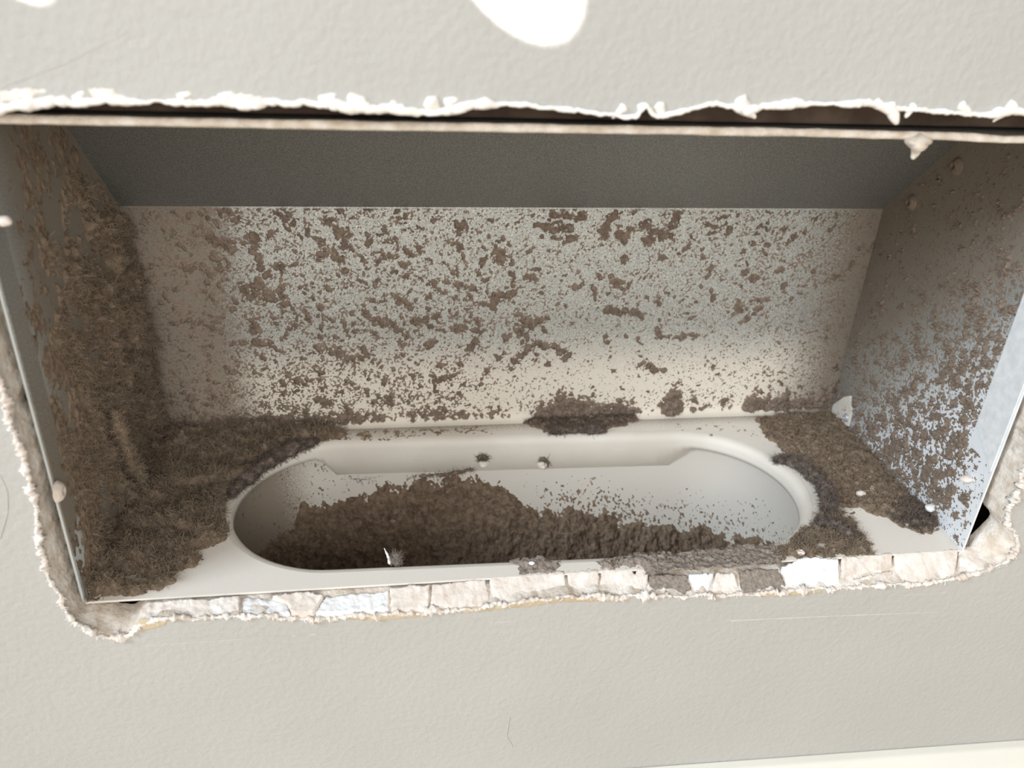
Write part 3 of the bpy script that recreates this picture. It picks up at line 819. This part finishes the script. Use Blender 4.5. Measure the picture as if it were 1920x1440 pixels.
# --- floor of the box
def fpoly(px): return np.array([at(x, y, 2, 0.0)[:2] for x, y in px])
f_pos = plane_pos((0, 0, 0), (1, 0, 0), (0, 1, 0), (0, 0, 1))
def hole_sd(u, v):
    c, s2 = math.cos(-OT), math.sin(-OT)
    x = (u-OC[0])*c-(v-OC[1])*s2; y = (u-OC[0])*s2+(v-OC[1])*c
    return np.hypot(np.maximum(np.abs(x)-OA, 0), y)-OR_        # positive outside the hole
def h_floor(poly, seed, base, rough, edge=0.003, fine=0.0012, cell=0.008, stretch=1.0, hole_ok=0.0022):
    P = fpoly(poly)
    def f(u, v):
        sd = poly_sd(u, v, P)+(fbm(u, v, 0.004, 4, seed)-0.5)*0.007
        t = sstep(-0.0006, edge, sd)
        n1 = fbm(u, v*stretch, cell, 5, seed+3, 0.6); n2 = fbm(u, v, 0.0014, 4, seed+4, 0.6)
        h = t*(base + (n1-.45)*rough + rough*0.35*(ridged(u*0.6, v, cell*0.7, 3, seed+7)+0.6*ridged(u, v, cell*0.3, 3, seed+8)-0.7)) + (n2-.5)*fine*np.sqrt(t) - 0.00012
        h = np.where(sd < -0.0006, -0.001, h)
        hs = hole_sd(u, v)+(n2-.5)*0.002
        return np.where(hs < hole_ok, np.minimum(h, (hs-hole_ok)*3), h)
    return f
def spans(px, step=0.0004, x0=-W2+0.0003, x1=W2-0.0003, y0=0.0002, y1=D-0.0003):
    P = fpoly(px)
    return np.arange(max(P[:, 0].min()-0.004, x0), min(P[:, 0].max()+0.004, x1), step), np.arange(max(P[:, 1].min()-0.004, y0), min(P[:, 1].max()+0.004, y1), step)
F1 = [(292, 800), (400, 797), (600, 800), (660, 815), (560, 850), (500, 875), (440, 920), (428, 960), (432, 1012), (385, 1042), (372, 1060), (328, 1068), (318, 1096), (270, 1114), (172, 1126), (140, 1100), (200, 1000), (250, 900)]
u_, v_ = spans(F1)
dust('dust_drift', 'deep fluffy brown dust drift covering the left floor beside the oval hole', f_pos, u_, v_, h_floor(F1, 501, 0.0026, 0.0095, 0.004, 0.0034, 0.011, 1.3), M_DUST, 26000, M_LINT, 0.004, 0.0001, 0.0004, 14)
F2 = [(1415, 782), (1480, 775), (1557, 772), (1640, 850), (1720, 915), (1750, 955), (1690, 980), (1630, 960), (1580, 950), (1545, 940), (1530, 905), (1500, 870), (1470, 845), (1440, 825)]
u_, v_ = spans(F2)
dust('dust_drift', 'brown dust drift filling the back right corner of the box floor', f_pos, u_, v_, h_floor(F2, 521, 0.0012, 0.003, 0.003, 0.0018, 0.007), M_DUST, 6000, M_LINT, 0.0025, 0.0001, 0.0003, 15)
F3 = [(1540, 950), (1600, 960), (1600, 985), (1650, 1042), (1560, 1050), (1515, 1047), (1475, 1060), (1440, 1045), (1480, 1015), (1520, 985)]
u_, v_ = spans(F3)
dust('dust_drift', 'brown fluffy dust on the white ledge at the right end of the hole', f_pos, u_, v_, h_floor(F3, 541, 0.0010, 0.004, 0.003, 0.0016, 0.006), M_DUST, 5000, M_LINT, 0.0026, 0.0001, 0.0003, 16)
F4 = [(1118, 1052), (1180, 1040), (1300, 1030), (1400, 1022), (1450, 1022), (1470, 1060), (1462, 1082), (1390, 1084), (1300, 1080), (1225, 1080), (1200, 1066), (1130, 1066)]
u_, v_ = spans(F4, 0.0003, y0=-0.003)
dust('plaster_dust', 'grainy grey plaster dust along the front right rim of the hole', f_pos, u_, v_, h_floor(F4, 561, 0.0016, 0.002, 0.002, 0.0018, 0.005, 1.0, 0.0001), M_GREY, 0)
F5 = [(965, 1052), (985, 1045), (1020, 1044), (1040, 1052), (1058, 1062), (1040, 1072), (985, 1074), (975, 1064)]
u_, v_ = spans(F5, 0.0003)
dust('plaster_dust', 'small grey mound of grainy dust on the front rim of the hole', f_pos, u_, v_, h_floor(F5, 571, 0.0016, 0.001, 0.003, 0.0012, 0.004, 1.0, 0.0006), M_GREY, 0)
F6 = [(640, 806), (800, 798), (980, 794), (985, 806), (900, 813), (760, 824), (650, 830)]
u_, v_ = spans(F6)
dust('dust_streak', 'thin tan dust streak on the floor behind the oval hole', f_pos, u_, v_, h_floor(F6, 581, -0.0001, 0.0016, 0.004, 0.0013, 0.004), M_LINT, 0)
F7 = [(985, 792), (1010, 778), (1100, 775), (1195, 778), (1190, 793), (1145, 806), (1045, 814)]
u_, v_ = spans(F7)
dust('dust_heap', 'dark dust heap against the back panel above the right rivet', f_pos, u_, v_, h_floor(F7, 591, 0.0014, 0.003, 0.003, 0.0014, 0.005), M_DUST, 3000, M_LINTD, 0.0022, 0.0001, 0.0003, 17)
F8 = [(1690, 930), (1760, 950), (1775, 985), (1745, 1000), (1690, 985), (1660, 965)]
u_, v_ = spans(F8)
dust('dust_heap', 'grey fluffy dust heap at the foot of the right side panel', f_pos, u_, v_, h_floor(F8, 601, 0.0012, 0.003, 0.003, 0.0014, 0.005), M_DUST, 2500, M_LINTD, 0.0024, 0.0001, 0.0003, 18)
F9 = [(1215, 800), (1330, 790), (1420, 800), (1465, 842), (1400, 822), (1300, 812)]
u_, v_ = spans(F9)
dust('dust_streak', 'sparse tan dust specks behind the right end of the hole', f_pos, u_, v_, h_floor(F9, 611, -0.0006, 0.0022, 0.004, 0.0016, 0.003), M_LINT, 0)

# --- in the duct
_, loc = oval(OR_+0.0023)
loc = loc[np.argsort(np.arctan2(loc[:, 1]+OR_*0.6, loc[:, 0]))]
back = loc[(loc[:, 1] > -0.02)]
back = back[np.argsort(-np.arctan2(back[:, 1]+OR_*1.2, back[:, 0]))]
back = np.vstack([[a for a in back]])
sl = np.concatenate([[0], np.cumsum(np.linalg.norm(np.diff(back, axis=0), axis=1))])
def duct_pos(u, v):
    """u along the back wall from left to right, v = depth below the box floor"""
    def P(u, v):
        l = np.stack([np.interp(u, sl, back[:, 0]), np.interp(u, sl, back[:, 1])], -1)
        return duct_pt(l, -v)
    e = 0.0004
    du = P(u+e, v)-P(u-e, v); dv = P(u, v+e)-P(u, v-e)
    N = np.cross(du, dv); N /= np.linalg.norm(N, axis=-1)[..., None]+1e-12
    c = np.array([OC[0], OC[1]-0.02, 0.0])
    sgn = np.sign((N*(c-P(u, v)))[..., :2].sum(-1)); sgn[sgn == 0] = 1
    return P(u, v), N*sgn[..., None]
def duct_uv(px, py):
    """survey on the sloping back of the duct"""
    d = CF + CR*(px-960.0)/FPX - CU*(py-720.0)/FPX
    y0 = OC[1]+OR_+0.001
    # y = y0 - KP*(-z-0.012)  ->  y - KP*z = y0 + KP*0.012
    nvec = np.array([0, 1, -KP]); t = (y0+KP*0.012-nvec@CAM)/(nvec@d); p = CAM+d*t
    return p[0]-OC[0], -p[2]
edge = [duct_uv(x, y) for x, y in ((440, 985), (500, 990), (545, 980), (560, 946), (600, 952), (650, 948), (700, 925), (760, 915), (830, 905), (900, 900), (930, 905), (965, 935), (1000, 955), (1050, 962), (1130, 960), (1160, 972), (1230, 985), (1300, 988), (1360, 985), (1385, 965), (1420, 960), (1470, 985), (1500, 995), (1540, 1000))]
edge = np.array(edge)
def h_duct(u, v):
    x = np.interp(u, sl, back[:, 0])
    e = np.interp(x, edge[:, 0], edge[:, 1])
    n1 = fbm(u, v, 0.0045, 5, 701, 0.6); n2 = fbm(u, v, 0.0009, 3, 702, 0.65)
    d = v-e+(n1-.5)*0.010
    h = np.where(d > 0, np.minimum(d*0.3, 0.0016)+(n1-.45)*0.0048*sstep(0, 0.006, d)+(n2-.5)*0.0016, -0.001)
    # thin scatter above the bed
    cov = 0.5*sstep(-0.016, 0.0, v-e)*sstep(0.0, 0.03, x)*(1-sstep(0.05, 0.09, x)) + 0.10*(1-sstep(-0.075, -0.065, x)) + 0.2*sstep(0.06, 0.09, x)*sstep(-0.02, 0, v-e)
    cov = cov*0.8
    h2 = np.clip((n2-thresh(n2, cov))*0.0012, -1, 0.0003)
    h = np.maximum(h, h2)
    return np.where(v < 0.0075, -0.001, h)
dust('dust_bed', 'dark brown dust bed lying inside the oval duct', duct_pos, np.arange(0.001, sl[-1]-0.001, 0.00042), np.arange(0.004, 0.098, 0.00042), h_duct, M_DUSTP, 14000, M_LINTD, 0.0022, 0.0001, 0.0006, 19)

# dust caught on the collar tab
def collar_line(px): return np.array([on_collar(x, y)+np.array([0, -0.0004, 0]) for x, y in px])
def roll(name, label, pts, rad, mat, lmat, seed, nl, cat='dust clump', amp=0.55, cell=0.0022, n=40, ll=0.0028, group=None, lift=0.7, nseg=14, rend=(0.35, 0.35)):
    p = smooth_path(pts, n, 3)
    t = np.linspace(0, 1, n)
    rr = rad*np.interp(t, [0, 0.15, 0.85, 1], [rend[0], 1, 1, rend[1]])*(0.7+0.6*fbm(t*6, t*0, 1.0, 2, seed))
    o, P, N = tube(name, p, rr, mat, None, nseg, cell, amp, seed)
    tag(o, label, cat, group)
    if nl:
        g = np.random.default_rng(seed); k = g.choice(len(P), nl)
        tag(fibres('lint', P[k], N[k], ll, 0.0001, 0.8, lmat, o, 5, seed, lift), kind='stuff')
    return o
roll('dust_roll', 'thin dark dust crumb line on the left part of the collar tab edge', collar_line([(648, 901), (680, 903), (720, 900)]), 0.0007, M_DUST, M_LINTD, 21, 300)
roll('dust_roll', 'dark dust crumbs along the collar tab edge below the left rivet', collar_line([(762, 898), (800, 893), (840, 890), (870, 884), (886, 880)]), 0.0008, M_DUST, M_LINTD, 22, 500)
roll('dust_clump', 'small dust cap sitting on top of the left collar rivet', collar_line([(896, 860), (905, 856), (914, 860)]), 0.0012, M_DUST, M_LINTD, 23, 250)
roll('dust_clump', 'crescent of dust hugging the right collar rivet', collar_line([(1010, 862), (1020, 858), (1027, 866), (1026, 874)]), 0.0006, M_DUST, M_LINTD, 24, 120)

# fluffy rolls on the rim of the hole
def fl_pts(px, z=0.001): return np.array([at(x, y, 2, z) for x, y in px])
roll('lint_roll', 'long dark fluffy lint roll along the left back rim of the oval hole', fl_pts([(432, 930), (450, 905), (470, 888), (495, 870), (525, 850), (560, 836), (592, 826)], 0.0016), 0.0024, M_LINTD, M_LINTD, 31, 3500, 'lint', 0.6, 0.0026, 70)
roll('lint_roll', 'lumpy grey lint roll hanging over the right rim of the oval hole', fl_pts([(1452, 862), (1475, 860), (1500, 872), (1528, 893), (1545, 915), (1556, 940), (1560, 960)], 0.0016), 0.0024, M_LINTD, M_LINTD, 32, 3200, 'lint', 0.6, 0.0026, 70)
roll('lint_ball', 'round grey lint ball at the right end of the oval hole', fl_pts([(1540, 946), (1553, 948), (1566, 946)], 0.0022), 0.0026, M_LINTD, M_LINTD, 33, 1200, 'lint', 0.3, 0.003, 24)
roll('lint_roll', 'grey lint roll below the lint ball on the right ledge', fl_pts([(1530, 975), (1560, 985), (1590, 1000), (1605, 1005)], 0.0012), 0.0018, M_LINTD, M_LINTD, 34, 1500, 'lint', 0.6, 0.0026, 40)
roll('lint_roll', 'short dark lint tuft over the back rim above the right rivet', fl_pts([(1032, 810), (1060, 806), (1100, 806), (1135, 806)], 0.0012), 0.0016, M_LINTD, M_LINTD, 35, 1500, 'lint', 0.6, 0.0024, 40)
roll('lint_roll', 'brown lint strand lying across the dust drift towards the left panel', fl_pts([(285, 905), (330, 902), (380, 900), (430, 890), (470, 880)], 0.004), 0.0016, M_DUST, M_LINT, 36, 2200, 'lint', 0.7, 0.003, 60)
roll('lint_roll', 'brown lint strand rising from the drift up the left panel', np.array([at(x, y, 0, -W2+0.006) for x, y in ((268, 900), (245, 860), (228, 820), (215, 770))]), 0.0014, M_DUST, M_LINT, 37, 2000, 'lint', 0.7, 0.003, 60)
roll('lint_roll', 'fuzzy brown lint ridge in front of the drift near the hole', fl_pts([(250, 980), (320, 985), (380, 960), (420, 950)], 0.0035), 0.0016, M_DUST, M_LINT, 38, 2200, 'lint', 0.7, 0.003, 60)

# pale tuft on the front rim
tb = at(738, 1056, 2, 0.0)
o = roll('lint_tuft', 'pale feathery lint tuft standing on the front rim of the oval hole', np.array([tb+np.array([0.0006, 0, 0]), tb+np.array([0.001, 0.0005, 0.002]), tb+np.array([0.0012, 0.0006, 0.0035])]), 0.0014, M_GREY, M_GREY, 41, 500, 'lint', 0.5, 0.0018, 20, 0.002)
roll_w = tube('wisp', smooth_path([tb+np.array([-0.001, 0, 0]), tb+np.array([-0.0018, 0.0004, 0.003]), tb+np.array([-0.003, 0.0006, 0.0062])], 16, 2), np.linspace(0.0008, 0.00008, 16), M_TORN, o, 8, 0.001, 0.5, 4)

# crumbs of plaster
def crumb(label, P, r, mat, seed, name='plaster_crumb'):
    bm = bmesh.new(); bmesh.ops.create_icosphere(bm, subdivisions=3, radius=1.0)
    V = np.array([v.co[:] for v in bm.verts]); F = [tuple(v.index for v in f.verts) for f in bm.faces]; bm.free()
    k = 0.55+0.9*fbm3(V+seed*3.1, 0.9, 3, seed)
    V = V*k[:, None]*r*np.array([1.2, 0.9, 0.75])
    o = link(name, mesh(name, V, F), mat); o.location = P
    return tag(o, label, 'plaster')
crumb('white plaster crumb stuck in the small grey mound on the front rim', at(997, 1056, 2, 0.0022), 0.0009, M_WHITE, 1)
crumb('pale plaster crumb in the dust at the lower left corner of the box', at(196, 1071, 2, 0.0016), 0.0013, M_PLASTER, 2)
crumb('white plaster blob at the foot of the right side panel', at(1745, 952, 0, W2-0.001), 0.0020, M_WHITE, 3)
crumb('ring-like plaster blob high on the right side panel by the front hem', at(1813, 898, 0, W2-0.0012), 0.0019, M_PLASTER, 4)
crumb('tiny pale crumb lying in the brown dust of the duct', at(737, 977, 1, 0.072), 0.0011, M_GREY, 5)
crumb('white plaster flake on the grey dust behind the cracked pieces', at(1500, 1036, 2, 0.001), 0.0014, M_PLASTER, 6)
crumb('long white plaster flake on the floor right of the lint rolls', at(1615, 926, 2, 0.0012), 0.0016, M_PLASTER, 7)
crumb('plaster nub poking out of the cut edge at the left border', at(6, 415, 1, -0.003), 0.0016, M_PLASTER, 8)
# plaster hanging from the top hem
a = at(1722, 262, 1, -0.0006)
t = np.linspace(0, 1, 16)[:, None]
p = a+np.array([0, 0, -0.0052])*t
o, _, _ = tube('plaster_drip', p, np.interp(t[:, 0], [0, 0.3, 0.6, 0.8, 1], [0.0036, 0.0030, 0.0014, 0.0010, 0.0003]), M_GYPEDGE, None, 14, 0.0025, 0.35, 9)
tag(o, 'pointed plaster drip hanging from the top metal hem at the right', 'plaster')
